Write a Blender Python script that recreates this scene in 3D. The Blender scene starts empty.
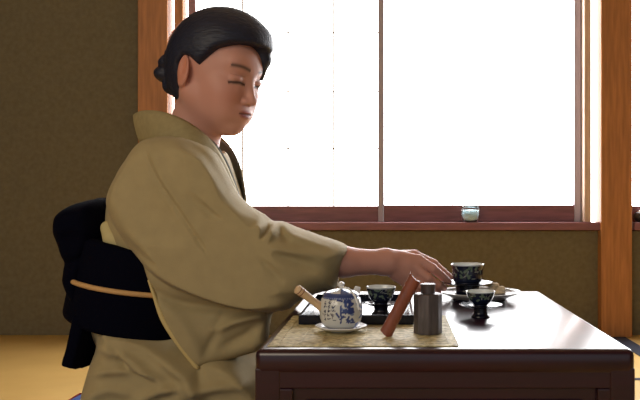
import bpy, bmesh, math, random
import numpy as np
from mathutils import Vector, Matrix
random.seed(4)
S = bpy.context.scene
COL = S.collection
F0, VX, VY, CZ = 760.0, 392.0, 200.0, 0.547
TT = 0.35                                       # table top height

def P(px, py, D):
    return ((px - VX) * D / F0, D, CZ - (py - VY) * D / F0)

# ---------------------------------------------------------------- materials
def mat(name, col, rough=0.6, metal=0.0, spec=0.5, noise=0.0, nscale=20.0, bump=0.0, bscale=200.0,
        stretch=(1, 1, 1), col2=None, coat=0.0, emit=None, estr=0.0, trans=0.0, attr=None, sub=0.0, sheen=0.0, ior=1.5):
    m = bpy.data.materials.new(name); m.use_nodes = True
    nt = m.node_tree; N = nt.nodes; L = nt.links
    b = N['Principled BSDF']
    b.inputs['Base Color'].default_value = (*col, 1)
    b.inputs['Roughness'].default_value = rough
    b.inputs['Metallic'].default_value = metal
    b.inputs['Specular IOR Level'].default_value = spec
    b.inputs['Coat Weight'].default_value = coat
    b.inputs['Coat Roughness'].default_value = 0.08
    b.inputs['Transmission Weight'].default_value = trans
    b.inputs['Subsurface Weight'].default_value = sub
    b.inputs['Sheen Weight'].default_value = sheen
    b.inputs['IOR'].default_value = ior
    if sub: b.inputs['Subsurface Radius'].default_value = (0.012, 0.005, 0.003)
    if emit:
        b.inputs['Emission Color'].default_value = (*emit, 1)
        b.inputs['Emission Strength'].default_value = estr
    tc = N.new('ShaderNodeTexCoord'); mp = N.new('ShaderNodeMapping')
    mp.inputs['Scale'].default_value = stretch
    L.new(tc.outputs['Object'], mp.inputs['Vector'])
    if attr:
        a = N.new('ShaderNodeAttribute'); a.attribute_name = attr
        L.new(a.outputs['Color'], b.inputs['Base Color'])
    elif noise > 0:
        n = N.new('ShaderNodeTexNoise'); n.inputs['Scale'].default_value = nscale
        n.inputs['Detail'].default_value = 6
        L.new(mp.outputs['Vector'], n.inputs['Vector'])
        r = N.new('ShaderNodeValToRGB')
        c2 = col2 if col2 else tuple(max(0, c * (1 - noise)) for c in col)
        r.color_ramp.elements[0].position = 0.3; r.color_ramp.elements[1].position = 0.7
        r.color_ramp.elements[0].color = (*c2, 1); r.color_ramp.elements[1].color = (*col, 1)
        L.new(n.outputs['Fac'], r.inputs['Fac']); L.new(r.outputs['Color'], b.inputs['Base Color'])
    if bump > 0:
        n = N.new('ShaderNodeTexNoise'); n.inputs['Scale'].default_value = bscale
        n.inputs['Detail'].default_value = 4
        L.new(mp.outputs['Vector'], n.inputs['Vector'])
        bp = N.new('ShaderNodeBump'); bp.inputs['Strength'].default_value = bump
        bp.inputs['Distance'].default_value = 0.002
        L.new(n.outputs['Fac'], bp.inputs['Height']); L.new(bp.outputs['Normal'], b.inputs['Normal'])
    return m

def wave_mat(name, c1, c2, scale, direction, rough=0.6, noise_scale=6, bump=0.3, spec=0.4):
    m = mat(name, c1, rough, spec=spec); nt = m.node_tree; N = nt.nodes; L = nt.links
    b = N['Principled BSDF']; tc = N.new('ShaderNodeTexCoord')
    w = N.new('ShaderNodeTexWave'); w.bands_direction = direction
    w.inputs['Scale'].default_value = scale; w.inputs['Distortion'].default_value = 1.2
    w.inputs['Detail'].default_value = 2
    L.new(tc.outputs['Object'], w.inputs['Vector'])
    n = N.new('ShaderNodeTexNoise'); n.inputs['Scale'].default_value = noise_scale; n.inputs['Detail'].default_value = 8
    L.new(tc.outputs['Object'], n.inputs['Vector'])
    mx = N.new('ShaderNodeMath'); mx.operation = 'MULTIPLY_ADD'; mx.inputs[1].default_value = 0.4
    L.new(w.outputs['Fac'], mx.inputs[0])
    m2 = N.new('ShaderNodeMath'); m2.operation = 'MULTIPLY'; m2.inputs[1].default_value = 0.6
    L.new(n.outputs['Fac'], m2.inputs[0]); L.new(m2.outputs[0], mx.inputs[2])
    r = N.new('ShaderNodeValToRGB')
    r.color_ramp.elements[0].position = 0.2; r.color_ramp.elements[1].position = 0.8
    r.color_ramp.elements[0].color = (*c2, 1); r.color_ramp.elements[1].color = (*c1, 1)
    L.new(mx.outputs[0], r.inputs['Fac']); L.new(r.outputs['Color'], b.inputs['Base Color'])
    bp = N.new('ShaderNodeBump'); bp.inputs['Strength'].default_value = bump; bp.inputs['Distance'].default_value = 0.001
    L.new(w.outputs['Fac'], bp.inputs['Height']); L.new(bp.outputs['Normal'], b.inputs['Normal'])
    return m

M = {}
M['plaster'] = mat('earth_plaster', (0.185, 0.155, 0.095), 0.95, noise=0.18, nscale=60, bump=0.25, bscale=250, spec=0.1)
M['ceiling'] = wave_mat('ceiling_boards', (0.35, 0.24, 0.13), (0.25, 0.17, 0.09), 3, 'X')
M['post'] = mat('cedar_post', (0.52, 0.215, 0.07), 0.5, noise=0.35, nscale=12, stretch=(6, 6, 0.5), spec=0.35)
M['frame'] = mat('dark_window_wood', (0.27, 0.105, 0.115), 0.35, noise=0.35, nscale=12, stretch=(0.6, 6, 6), spec=0.5)
M['frame2'] = mat('pale_window_wood', (0.78, 0.56, 0.42), 0.45, noise=0.3, nscale=12, stretch=(6, 6, .6))
M['stile'] = mat('glare_pale_stile', (0.42, 0.36, 0.42), 0.45)  # base colour lightened to lavender grey, standing in for window glare
M['kumiko'] = mat('shoji_lattice_wood', (0.30, 0.22, 0.13), 0.6)
M['paper'] = mat('daylit_paper', (0.9, 0.9, 0.88), 0.9, emit=(1.0, 0.985, 0.97), estr=8.0)
M['glasslit'] = mat('daylit_frosted_glass', (0.9, 0.92, 0.95), 0.3, emit=(0.97, 0.985, 1.0), estr=9.5)
M['tatami'] = wave_mat('tatami_straw', (0.62, 0.40, 0.125), (0.48, 0.29, 0.08), 90, 'Y', rough=0.55, bump=0.25)
M['heri'] = mat('tatami_border_cloth', (0.012, 0.014, 0.03), 0.8)
M['lacquer'] = mat('red_black_wood', (0.030, 0.002, 0.012), 0.28, noise=0.45, nscale=9, stretch=(0.6, 5, 5), coat=0.4, spec=0.42)
M['lacquer'].node_tree.nodes['Principled BSDF'].inputs['Coat Roughness'].default_value = 0.16
M['blacktray'] = mat('black_lacquer', (0.003, 0.004, 0.014), 0.2, spec=0.35)
M['mat'] = mat('woven_bamboo', (0.80, 0.68, 0.36), 0.6, noise=0.5, nscale=190, col2=(0.18, 0.13, 0.05), stretch=(.6, 1, 1), bump=0.6, bscale=300)
M['kimono'] = mat('kimono_silk', (0.42, 0.335, 0.175), 0.75, noise=0.1, nscale=35, bump=0.35, bscale=700, spec=0.25, sheen=0.08)
M['kimono_edge'] = mat('kimono_lining', (0.62, 0.48, 0.21), 0.7, spec=0.3)
M['collar'] = mat('kimono_collar_silk', (0.37, 0.30, 0.15), 0.75, noise=0.15, nscale=90, bump=0.4, bscale=900, spec=0.25)
M['juban'] = mat('under_collar', (0.10, 0.10, 0.075), 0.8)
M['obi'] = mat('obi_navy_black', (0.0022, 0.0025, 0.008), 0.9, bump=0.3, bscale=500, spec=0.04)
M['obiage'] = mat('obiage_pale_yellow', (0.55, 0.46, 0.22), 0.7)
M['cord'] = mat('obijime_cord', (0.62, 0.36, 0.14), 0.7, bump=0.5, bscale=600)
M['skin'] = mat('skin', (0.5, 0.26, 0.18), 0.5, attr='Col', sub=0.12, spec=0.4)
M['hair'] = mat('black_hair', (0.007, 0.011, 0.036), 0.5, noise=0.4, nscale=60, stretch=(0.6, 3, 3), bump=0.9, bscale=70, spec=0.5)
M['cushion'] = mat('blue_cushion_cloth', (0.02, 0.07, 0.30), 0.8, noise=0.3, nscale=80)
M['piping'] = mat('red_piping', (0.4, 0.05, 0.04), 0.7)
M['porcelain'] = mat('painted_porcelain', (0.8, 0.8, 0.78), 0.18, attr='Col', coat=0.3)
M['white'] = mat('white_porcelain', (0.72, 0.72, 0.74), 0.2, coat=0.3)
M['handle'] = mat('cream_wood_handle', (0.70, 0.50, 0.30), 0.45)
M['ring'] = mat('brown_ring', (0.25, 0.08, 0.05), 0.5)
M['pewter'] = mat('aged_pewter', (0.15, 0.13, 0.135), 0.5, metal=0.6, noise=0.35, nscale=90, stretch=(3, 3, .4), bump=0.2)
M['scoop'] = mat('red_brown_bamboo', (0.30, 0.085, 0.05), 0.38, noise=0.35, nscale=40, stretch=(3, 3, 0.5), coat=0.3)
M['cloth'] = mat('cream_cloth', (0.72, 0.58, 0.40), 0.9, noise=0.3, nscale=150, bump=0.4)
M['whitecord'] = mat('white_string', (0.85, 0.87, 0.9), 0.7)
M['glass'] = mat('clear_glass', (0.93, 0.98, 1.0), 0.03, trans=0.95, ior=1.45)
M['bluegel'] = mat('pale_blue_wax', (0.55, 0.75, 0.82), 0.5)
M['black'] = mat('black_glaze', (0.01, 0.01, 0.012), 0.3)
M['brass'] = mat('dark_iron', (0.03, 0.03, 0.03), 0.4, metal=0.6)

# ---------------------------------------------------------------- helpers
def finish(o, m, parent=None, smooth=True):
    COL.objects.link(o)
    if m is not None: o.data.materials.append(m)
    if smooth:
        o.data.polygons.foreach_set('use_smooth', [True] * len(o.data.polygons))
    if parent is not None:
        o.parent = parent
        o.matrix_parent_inverse = Matrix.Translation(-parent_loc(parent)) if parent.parent is None else Matrix.Identity(4)
    return o

def parent_loc(p):
    v = Vector((0, 0, 0))
    while p is not None:
        if p.parent is None: v = p.location.copy()
        p = p.parent
    return v

def mesh_obj(name, verts, faces, m, parent=None, smooth=True):
    me = bpy.data.meshes.new(name); me.from_pydata([tuple(v) for v in verts], [], [tuple(f) for f in faces]); me.update()
    o = bpy.data.objects.new(name, me)
    return finish(o, m, parent, smooth)

def tag(o, label, cat, group=None):
    o['label'] = label; o['category'] = cat
    if group: o['group'] = group
    return o

def thing(name, loc, label, cat, group=None):
    o = bpy.data.objects.new(name, None); COL.objects.link(o); o.location = loc; o.empty_display_size = 0.02
    return tag(o, label, cat, group)

class MB:
    def __init__(s): s.v = []; s.f = []
    def add(s, v, f):
        n = len(s.v); s.v += [tuple(a) for a in v]; s.f += [tuple(i + n for i in q) for q in f]; return s
    def box(s, a, b, bev=0.0):
        bm = bmesh.new(); bmesh.ops.create_cube(bm, size=1)
        for v in bm.verts:
            v.co = Vector([(a[i] + b[i]) / 2 + v.co[i] * (b[i] - a[i]) for i in range(3)])
        if bev > 0:
            bmesh.ops.bevel(bm, geom=bm.edges[:], offset=bev, segments=3, affect='EDGES', profile=0.5)
        bm.verts.ensure_lookup_table()
        s.add([v.co[:] for v in bm.verts], [[v.index for v in f.verts] for f in bm.faces]); bm.free(); return s
    def lathe(s, prof, c=(0, 0, 0), n=48, lob=0, lamp=0.0, closed=True, facets=0):
        v = []; f = []; m = len(prof)
        for (r, z) in prof:
            for k in range(n):
                a = 2 * math.pi * k / n; rr = r
                if lob: rr = r * (1 + lamp * math.cos(lob * a) * min(1, r / max(p[0] for p in prof)))
                if facets:
                    w = 2 * math.pi / facets; q = (a % w) - w / 2
                    rr = r * math.cos(w / 2) / math.cos(q)
                v.append((c[0] + rr * math.cos(a), c[1] + rr * math.sin(a), c[2] + z))
        for i in range(m - 1):
            for k in range(n):
                f.append((i * n + k, i * n + (k + 1) % n, (i + 1) * n + (k + 1) % n, (i + 1) * n + k))
        if prof[0][0] > 1e-5: f.append(tuple(range(n))[::-1])
        if prof[-1][0] > 1e-5: f.append(tuple((m - 1) * n + k for k in range(n)))
        return s.add(v, f)
    def tube(s, pts, rad, n=12):
        pts = [Vector(p) for p in pts]; m = len(pts)
        if not hasattr(rad, '__len__'): rad = [rad] * m
        up = Vector((0.01, 0.02, 1)); v = []; f = []; pu = None
        for i, p in enumerate(pts):
            t = (pts[min(i + 1, m - 1)] - pts[max(i - 1, 0)]).normalized()
            if pu is None: pu = t.cross(up).normalized() if abs(t.dot(up)) < .95 else t.cross(Vector((1, 0, 0))).normalized()
            u = (pu - t * pu.dot(t)).normalized(); w = t.cross(u); pu = u
            for k in range(n):
                a = 2 * math.pi * k / n
                v.append(tuple(p + (u * math.cos(a) + w * math.sin(a)) * rad[i]))
        for i in range(m - 1):
            for k in range(n):
                f.append((i * n + k, i * n + (k + 1) % n, (i + 1) * n + (k + 1) % n, (i + 1) * n + k))
        f.append(tuple(range(n))[::-1]); f.append(tuple((m - 1) * n + k for k in range(n)))
        return s.add(v, f)
    def build(s, name, m, parent=None, smooth=False, angle=None):
        o = mesh_obj(name, s.v, s.f, m, parent, smooth)
        bm = bmesh.new(); bm.from_mesh(o.data); bmesh.ops.remove_doubles(bm, verts=bm.verts, dist=1e-6)
        bmesh.ops.recalc_face_normals(bm, faces=bm.faces)
        if angle:
            for f in bm.faces: f.smooth = True
            for e in bm.edges:
                if len(e.link_faces) == 2 and e.calc_face_angle(0) > math.radians(angle): e.smooth = False
        bm.to_mesh(o.data); bm.free(); return o

def catmull(pts, n=8, closed=False):
    pts = [np.array(p, float) for p in pts]; m = len(pts); out = []
    rng = range(m if closed else m - 1)
    for i in rng:
        if closed: a, b, c, d = pts[i - 1], pts[i], pts[(i + 1) % m], pts[(i + 2) % m]
        else: a, b, c, d = pts[max(i - 1, 0)], pts[i], pts[i + 1], pts[min(i + 2, m - 1)]
        for k in range(n):
            t = k / n
            out.append(0.5 * ((2 * b) + (c - a) * t + (2 * a - 5 * b + 4 * c - d) * t * t + (3 * b - a - 3 * c + d) * t ** 3))
    if not closed: out.append(pts[-1])
    return out

# ---------------------------------------------------------------- implicit modelling
def smin(a, b, k):
    if k <= 0: return np.minimum(a, b)
    h = np.maximum(k - np.abs(a - b), 0) / k
    return np.minimum(a, b) - h * h * k * 0.25
def smax(a, b, k): return -smin(-a, -b, k)

def ell(c, r, R=None):
    c = np.array(c); r = np.array(r, float)
    def f(X, Y, Z):
        x, y, z = X - c[0], Y - c[1], Z - c[2]
        if R is not None:
            x, y, z = (R[0][0] * x + R[1][0] * y + R[2][0] * z, R[0][1] * x + R[1][1] * y + R[2][1] * z, R[0][2] * x + R[1][2] * y + R[2][2] * z)
        k0 = np.sqrt((x / r[0]) ** 2 + (y / r[1]) ** 2 + (z / r[2]) ** 2)
        k1 = np.sqrt((x / r[0] ** 2) ** 2 + (y / r[1] ** 2) ** 2 + (z / r[2] ** 2) ** 2) + 1e-9
        return k0 * (k0 - 1) / k1
    rm = max(r); f.bb = (c - rm, c + rm); return f

def cone(a, b, ra, rb, sq=None):
    a = np.array(a, float); b = np.array(b, float); ab = b - a; L2 = ab @ ab
    def f(X, Y, Z):
        t = np.clip(((X - a[0]) * ab[0] + (Y - a[1]) * ab[1] + (Z - a[2]) * ab[2]) / L2, 0, 1)
        dx, dy, dz = X - a[0] - t * ab[0], Y - a[1] - t * ab[1], Z - a[2] - t * ab[2]
        if sq: dx, dy, dz = dx / sq[0], dy / sq[1], dz / sq[2]
        return np.sqrt(dx * dx + dy * dy + dz * dz) - (ra + (rb - ra) * t)
    m = max(ra, rb) * (max(sq) if sq else 1)
    f.bb = (np.minimum(a, b) - m, np.maximum(a, b) + m); return f

def polysd(poly, X, Z):
    d = np.full(X.shape, 1e9); s = np.ones(X.shape)
    n = len(poly); j = n - 1
    for i in range(n):
        ex, ez = poly[j][0] - poly[i][0], poly[j][1] - poly[i][1]
        wx, wz = X - poly[i][0], Z - poly[i][1]
        t = np.clip((wx * ex + wz * ez) / (ex * ex + ez * ez + 1e-15), 0, 1)
        bx, bz = wx - ex * t, wz - ez * t
        d = np.minimum(d, bx * bx + bz * bz)
        c1 = Z >= poly[i][1]; c2 = Z < poly[j][1]; c3 = ex * wz > ez * wx
        flip = (c1 & c2 & c3) | (~c1 & ~c2 & ~c3)
        s = np.where(flip, -s, s); j = i
    return s * np.sqrt(d)

def segd(X, Z, a, b):
    ex, ez = b[0] - a[0], b[1] - a[1]; wx, wz = X - a[0], Z - a[1]
    tt = (wx * ex + wz * ez) / (ex * ex + ez * ez + 1e-12); t = np.clip(tt, 0, 1)
    return np.sqrt((wx - ex * t) ** 2 + (wz - ez * t) ** 2), t

def pillow(pts, D, yc, T, R, folds=(), smooth=True, ycf=None, seed=0, wob=0.0, back=1.0):
    """a soft body whose XZ outline is pts, half thickness T, rounded over R; folds run over it"""
    w = [P(a, b, D) for a, b in pts]; poly = [(p[0], p[2]) for p in w]
    if smooth: poly = [tuple(q) for q in catmull(poly, 5, True)]
    xs = [p[0] for p in poly]; zs = [p[1] for p in poly]
    fl = []
    for fd in folds:
        q = [P(a, b, D) for a, b in fd[0]]; q = [(p[0], p[2]) for p in q]
        if len(q) > 2: q = [tuple(z) for z in catmull(q, 4)]
        fl.append((q, fd[1], fd[2]))
    def f(X, Y, Z):
        x2, z2 = X[:, :1, :], Z[:, :1, :]
        d = polysd(poly, x2, z2)
        q = np.clip(-d / R, 0, 1); th = T * np.sqrt(1 - (1 - q) ** 2)
        rel = np.zeros_like(th); env = np.clip(-d / 0.012, 0, 1)
        for q_, amp, wd in fl:
            best = np.full(th.shape, 1e9); bt = np.zeros(th.shape); m = len(q_) - 1
            for i in range(m):
                dd, t = segd(x2, z2, q_[i], q_[i + 1]); u = (i + t) / m
                bt = np.where(dd < best, u, bt); best = np.minimum(best, dd)
            rel += amp * np.exp(-(best / wd) ** 2) * np.sin(np.pi * np.clip(0.12 + 0.76 * bt, 0, 1))
        rel = rel * env
        if wob:
            rel = rel + env * wob * (np.sin(x2 * 37 + z2 * 21 + seed) + np.sin(x2 * 19 - z2 * 43 + seed * 2.1)) * 0.5
        c = yc if ycf is None else ycf(x2, z2)
        dy = Y - c
        thf = th + rel
        near = -dy - thf; far = dy - th * back
        g = np.maximum(near, far)
        return np.where(d > 0, np.maximum(g, 0) * 0.7 + d, g)
    t2 = T + 0.03
    y0, y1 = (yc - t2, yc + t2)
    f.bb = (np.array((min(xs), y0, min(zs))), np.array((max(xs), y1, max(zs)))); return f

class Field:
    def __init__(s, ax):
        s.ax = [np.asarray(a, float) for a in ax]; s.F = np.full([len(a) for a in s.ax], 1.0, np.float32)
    def _sub(s, bb, pad):
        r = []
        for i in range(3):
            lo = np.searchsorted(s.ax[i], bb[0][i] - pad); hi = np.searchsorted(s.ax[i], bb[1][i] + pad)
            r.append(slice(max(0, lo - 1), min(len(s.ax[i]), hi + 1)))
        g = np.meshgrid(s.ax[0][r[0]], s.ax[1][r[1]], s.ax[2][r[2]], indexing='ij')
        return tuple(r), g
    def add(s, f, k=0.0):
        r, g = s._sub(f.bb, k + 0.012)
        if min(x.size for x in g) == 0: return s
        s.F[r] = smin(s.F[r], f(*g), k); return s
    def cut(s, f, k=0.0):
        r, g = s._sub(f.bb, k + 0.012)
        if min(x.size for x in g) == 0: return s
        s.F[r] = smax(s.F[r], -f(*g), k); return s
    def mesh(s):
        F = s.F; F[0] = F[-1] = 1; F[:, 0] = F[:, -1] = 1; F[:, :, 0] = F[:, :, -1] = 1
        neg = F < 0; sh = F.shape; cs = tuple(n - 1 for n in sh)
        acc = {}
        cells = []; poss = []; quads = []
        for a in range(3):
            s0 = [slice(None)] * 3; s1 = [slice(None)] * 3; s0[a] = slice(0, -1); s1[a] = slice(1, None)
            d = neg[tuple(s0)] != neg[tuple(s1)]
            I = np.array(np.nonzero(d)); J = I.copy(); J[a] += 1
            fa = F[tuple(I)].astype(float); fb = F[tuple(J)].astype(float); t = fa / (fa - fb)
            p = np.stack([s.ax[i][I[i]] for i in range(3)], 1); p2 = np.stack([s.ax[i][J[i]] for i in range(3)], 1)
            pos = p + (p2 - p) * t[:, None]
            b, c = [(1, 2), (2, 0), (0, 1)][a]
            ids = []
            for (db, dc) in ((0, 0), (-1, 0), (-1, -1), (0, -1)):
                K = I.copy(); K[b] += db; K[c] += dc
                idx = np.ravel_multi_index(tuple(K), cs); ids.append(idx); cells.append(idx); poss.append(pos)
            q = np.stack(ids, 1); fl = fa > 0
            q[fl] = q[fl][:, ::-1]; quads.append(q)
        cells = np.concatenate(cells); poss = np.concatenate(poss); quads = np.concatenate(quads)
        u, inv = np.unique(cells, return_inverse=True); cnt = np.bincount(inv)
        V = np.stack([np.bincount(inv, poss[:, i]) / cnt for i in range(3)], 1)
        Q = np.searchsorted(u, quads)
        return V, Q
    def build(s, name, m, parent=None, colf=None, relax=1):
        V, Q = s.mesh()
        for _ in range(relax):                      # light Laplacian relax
            A = np.zeros_like(V); n = np.zeros(len(V))
            for i in range(4):
                a = Q[:, i]; b = Q[:, (i + 1) % 4]
                for c in range(3):
                    A[:, c] += np.bincount(a, V[b][:, c], len(V)) + np.bincount(b, V[a][:, c], len(V))
                n += np.bincount(a, minlength=len(V)) + np.bincount(b, minlength=len(V))
            V = V * 0.5 + 0.5 * A / n[:, None]
        me = bpy.data.meshes.new(name)
        me.vertices.add(len(V)); me.vertices.foreach_set('co', V.astype(np.float32).ravel())
        me.loops.add(Q.size); me.loops.foreach_set('vertex_index', Q.astype(np.int32).ravel())
        me.polygons.add(len(Q)); me.polygons.foreach_set('loop_start', np.arange(0, Q.size, 4, dtype=np.int32))
        me.update(calc_edges=True); me.validate()
        if colf is not None:
            at = me.color_attributes.new('Col', 'FLOAT_COLOR', 'POINT')
            C = np.ones((len(V), 4), np.float32); C[:, :3] = colf(V); at.data.foreach_set('color', C.ravel())
        o = bpy.data.objects.new(name, me)
        return finish(o, m, parent)

def axes(lo, hi, h): return [np.arange(lo[i], hi[i] + h, h) for i in range(3)]

# ================================================================ ROOM
DW = 3.08
def wx(px): return (px - VX) * DW / F0
def wz(py): return CZ - (py - VY) * DW / F0
def struct(o): o['kind'] = 'structure'; return o

XL, XR, YB, ZC = -3.0, 2.9, -1.6, 2.35
struct(MB().box((XL, YB, -0.06), (XR, DW + .2, -0.001)).build('floor', M['tatami']))
struct(MB().box((XL - .1, YB - .1, ZC), (XR + .1, DW + .3, ZC + .1)).build('ceiling', M['ceiling']))
struct(MB().box((XL - .1, YB, 0), (XL, DW, ZC)).build('wall_left', M['plaster']))
struct(MB().box((XR, YB, 0), (XR + .1, DW, ZC)).build('wall_right', M['plaster']))
ZS = wz(222)                                   # sill top
WT = 1.95
w = MB()
w.box((XL, DW, 0), (wx(167), DW + .12, ZC))
w.box((wx(167), DW, 0), (XR, DW + .12, wz(231)))
w.box((wx(167), DW, WT), (XR, DW + .12, ZC))
w.box((2.0, DW, wz(231)), (XR, DW + .12, WT))
struct(w.build('wall_back', M['plaster']))
# rear wall behind the camera, open in its upper middle to let the world light in
w = MB()
w.box((XL, YB - .1, 0), (-2.6, YB, ZC)); w.box((2.4, YB - .1, 0), (XR, YB, ZC)); w.box((-2.6, YB - .1, 1.95), (2.4, YB, ZC))
struct(w.build('wall_front', M['plaster']))
# posts (part of the wall)
struct(MB().box((wx(138)*.985, DW - .05, 0), (wx(167.5)*.985, DW + .1, ZC), .003).build('trim_1', M['post']))
struct(MB().box((wx(601)*.985, DW - .05, 0), (wx(632)*.985, DW + .1, ZC), .003).build('trim_2', M['post']))
# sill boards
struct(MB().box((wx(167.5), DW - .035, wz(230)), (wx(601), DW + .10, ZS), .004).build('trim_3', M['frame']))
struct(MB().box((wx(632), DW - .035, wz(230)), (2.0, DW + .10, ZS), .004).build('trim_4', M['frame']))
struct(MB().box((wx(167.5), DW - .02, WT - .06), (wx(601), DW + .10, WT), .004).build('trim_5', M['frame']))
# window 1: shoji with lattice (left), window 2: plain frosted pane (right)
YF = DW + .02
def window(n, x0, x1, stL, stR, rail, pane, lat=None, mats=None):
    r = struct(bpy.data.objects.new('window_%d' % n, None)); COL.objects.link(r); r.location = ((x0 + x1) / 2, YF, ZS)
    mL, mR, mB = mats
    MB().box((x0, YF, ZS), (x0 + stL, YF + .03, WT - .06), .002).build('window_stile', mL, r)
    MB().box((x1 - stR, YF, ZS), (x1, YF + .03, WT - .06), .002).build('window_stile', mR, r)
    MB().box((x0 + stL, YF + .001, ZS), (x1 - stR, YF + .029, ZS + rail), .002).build('bottom_rail', mB, r)
    MB().box((x0 + stL, YF + .001, WT - .10), (x1 - stR, YF + .029, WT - .06), .002).build('top_rail', mB, r)
    MB().box((x0 + stL, YF + .018, ZS + rail), (x1 - stR, YF + .022, WT - .10)).build('pane', pane, r)
    if lat:
        m = MB()
        for x in lat[0]: m.box((x - .0026, YF + .009, ZS + rail), (x + .0026, YF + .0175, WT - .10))
        for z in lat[1]: m.box((x0 + stL, YF + .011, z - .0020), (x1 - stR, YF + .0175, z + .0020))
        m.build('lattice', M['kumiko'], r)
    return r
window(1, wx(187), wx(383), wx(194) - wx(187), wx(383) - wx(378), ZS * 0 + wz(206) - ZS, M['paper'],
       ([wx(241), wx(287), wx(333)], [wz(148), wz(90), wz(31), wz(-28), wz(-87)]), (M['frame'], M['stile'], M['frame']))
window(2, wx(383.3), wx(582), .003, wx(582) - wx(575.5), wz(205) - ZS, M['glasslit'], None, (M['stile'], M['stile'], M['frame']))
window(3, wx(632), 1.98, .004, .03, wz(206) - ZS, M['glasslit'], None, (M['frame'], M['frame'], M['frame']))
# narrow side lights beside the posts
def sidelight(n, x0, x1):
    o = MB().box((x0, YF + .018, ZS), (x1, YF + .022, WT - .06)).build('window_%d' % n, M['glasslit']); struct(o)
sidelight(4, wx(167.5), wx(175.5)); sidelight(5, wx(590.5), wx(601)); sidelight(6, wx(184.2), wx(186.8))
struct(MB().box((wx(175.5), DW - .02, ZS), (wx(184), DW + .06, WT - .06), .003).build('trim_6', M['post']))
struct(MB().box((wx(583), DW - .02, ZS), (wx(590), DW + .06, WT - .06), .003).build('trim_7', M['frame2']))
# tatami borders
m = MB(); m.box((.868, YB, -.001), (.930, DW, .0012)); struct(m.build('trim_8', M['heri']))
m = MB(); m.box((.0, 2.31, -.001), (.868, 2.335, .001)); struct(m.build('trim_9', M['heri']))
# ================================================================ TABLE
TX0, TX1, TY0, TY1 = -.181, .321, 1.0, 1.647
tb = thing('low_table', ((TX0 + TX1) / 2, (TY0 + TY1) / 2, 0),
           'low dark red-brown lacquered wooden tea table with panelled front and shiny top', 'table')
top = MB()
bm_ = MB().box((TX0, TY0, TT - .034), (TX1, TY1, TT), .009)
bm_.build('table_top', M['lacquer'], tb, angle=60)
for sx in (TX0, TX1 - .034):
    MB().box((sx + .0003, TY0 + .0008, 0), (sx + .0337, TY1 - .0008, TT - .024), .003).build('side_panel', M['lacquer'], tb)
def frontpanel(y0, y1, yi):
    m = MB(); a, b = TX0 + .032, TX1 - .032
    m.box((a, y0, TT - .052), (b, y1, TT - .026), .002); m.box((a, y0, 0.0), (b, y1, .03), .002)
    m.box((a, y0, .03), (a + .018, y1, TT - .052), .002); m.box((b - .018, y0, .03), (b, y1, TT - .052), .002)
    m.build('apron_frame', M['lacquer'], tb)
    m = MB(); m.box((a + .018, yi, .03), (b - .018, yi + .008, TT - .052))
    m.box((a + .034, yi - .005, .05), (b - .034, yi, TT - .068), .003)
    m.build('inset_panel', M['lacquer'], tb)
frontpanel(TY0 + .002, TY0 + .022, TY0 + .010)
frontpanel(TY1 - .028, TY1 - .010, TY1 - .024)

# ================================================================ THINGS ON THE TABLE
# bamboo mat
m = MB(); mx0, mx1, my0, my1 = -.166, .089, 1.018, 1.285
ns = 110
for i in range(ns):
    y = my0 + (my1 - my0) * i / ns
    jx = random.uniform(-.0012, .0012)
    m.box((mx0 + jx, y, TT + .0002), (mx1 + jx, y + (my1 - my0) / ns * .86, TT + .0017 + random.uniform(0, .0004)))
for x in np.linspace(mx0 + .012, mx1 - .012, 9):
    m.box((x - .0005, my0, TT + .0014), (x + .0005, my1, TT + .0026))
matobj = m.build('bamboo_mat', M['mat']); tag(matobj, 'thin woven bamboo mat lying at the front left of the table under the teapot', 'mat')
ZM = TT + .0026

# black tray
def box_tray(name, x0, x1, y0, y1, z, h, m_, label, cat):
    r = thing(name, ((x0 + x1) / 2, (y0 + y1) / 2, z), label, cat)
    MB().box((x0, y0, z), (x1, y1, z + .004), .0015).build('tray_base', m_, r)
    mm = MB(); t = .004
    mm.box((x0, y0, z + .001), (x1, y0 + t, z + h), .0012); mm.box((x0, y1 - t, z + .001), (x1, y1, z + h), .0012)
    mm.box((x0, y0 + t, z + .001), (x0 + t, y1 - t, z + h), .0012); mm.box((x1 - t, y0 + t, z + .001), (x1, y1 - t, z + h), .0012)
    mm.build('tray_rim', m_, r)
box_tray('serving_tray', -.146, .034, 1.185, 1.45, ZM, .015, M['blacktray'],
         'square black lacquer tray behind the teapot, carrying the leftmost cup', 'tray')
ZTR = ZM + .004

# ---- painted pieces: vertex coloured lathe
def painted_lathe(name, prof, c, colf, parent, n=220, mm=None):
    prof = [tuple(p) for p in prof]; m = MB().lathe(prof, c, n)
    o = mesh_obj(name, m.v, m.f, mm or M['porcelain'], parent)
    at = o.data.color_attributes.new('Col', 'FLOAT_COLOR', 'POINT')
    C = []
    for i, v in enumerate(o.data.vertices):
        x, y, z = v.co.x - c[0], v.co.y - c[1], v.co.z - c[2]
        C += [*colf(math.atan2(x, -y), z, math.hypot(x, y), i // n), 1.0]   # angle 0 faces the front of the table
    at.data.foreach_set('color', C); return o

def dens(prof, step):
    pr = catmull(prof, 8); out = [pr[0]]
    for p in pr[1:]:
        d = np.linalg.norm(p - out[-1]); k = max(1, int(d / step))
        q = out[-1].copy()
        for j in range(1, k + 1): out.append(q + (p - q) * j / k)
    return out

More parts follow.
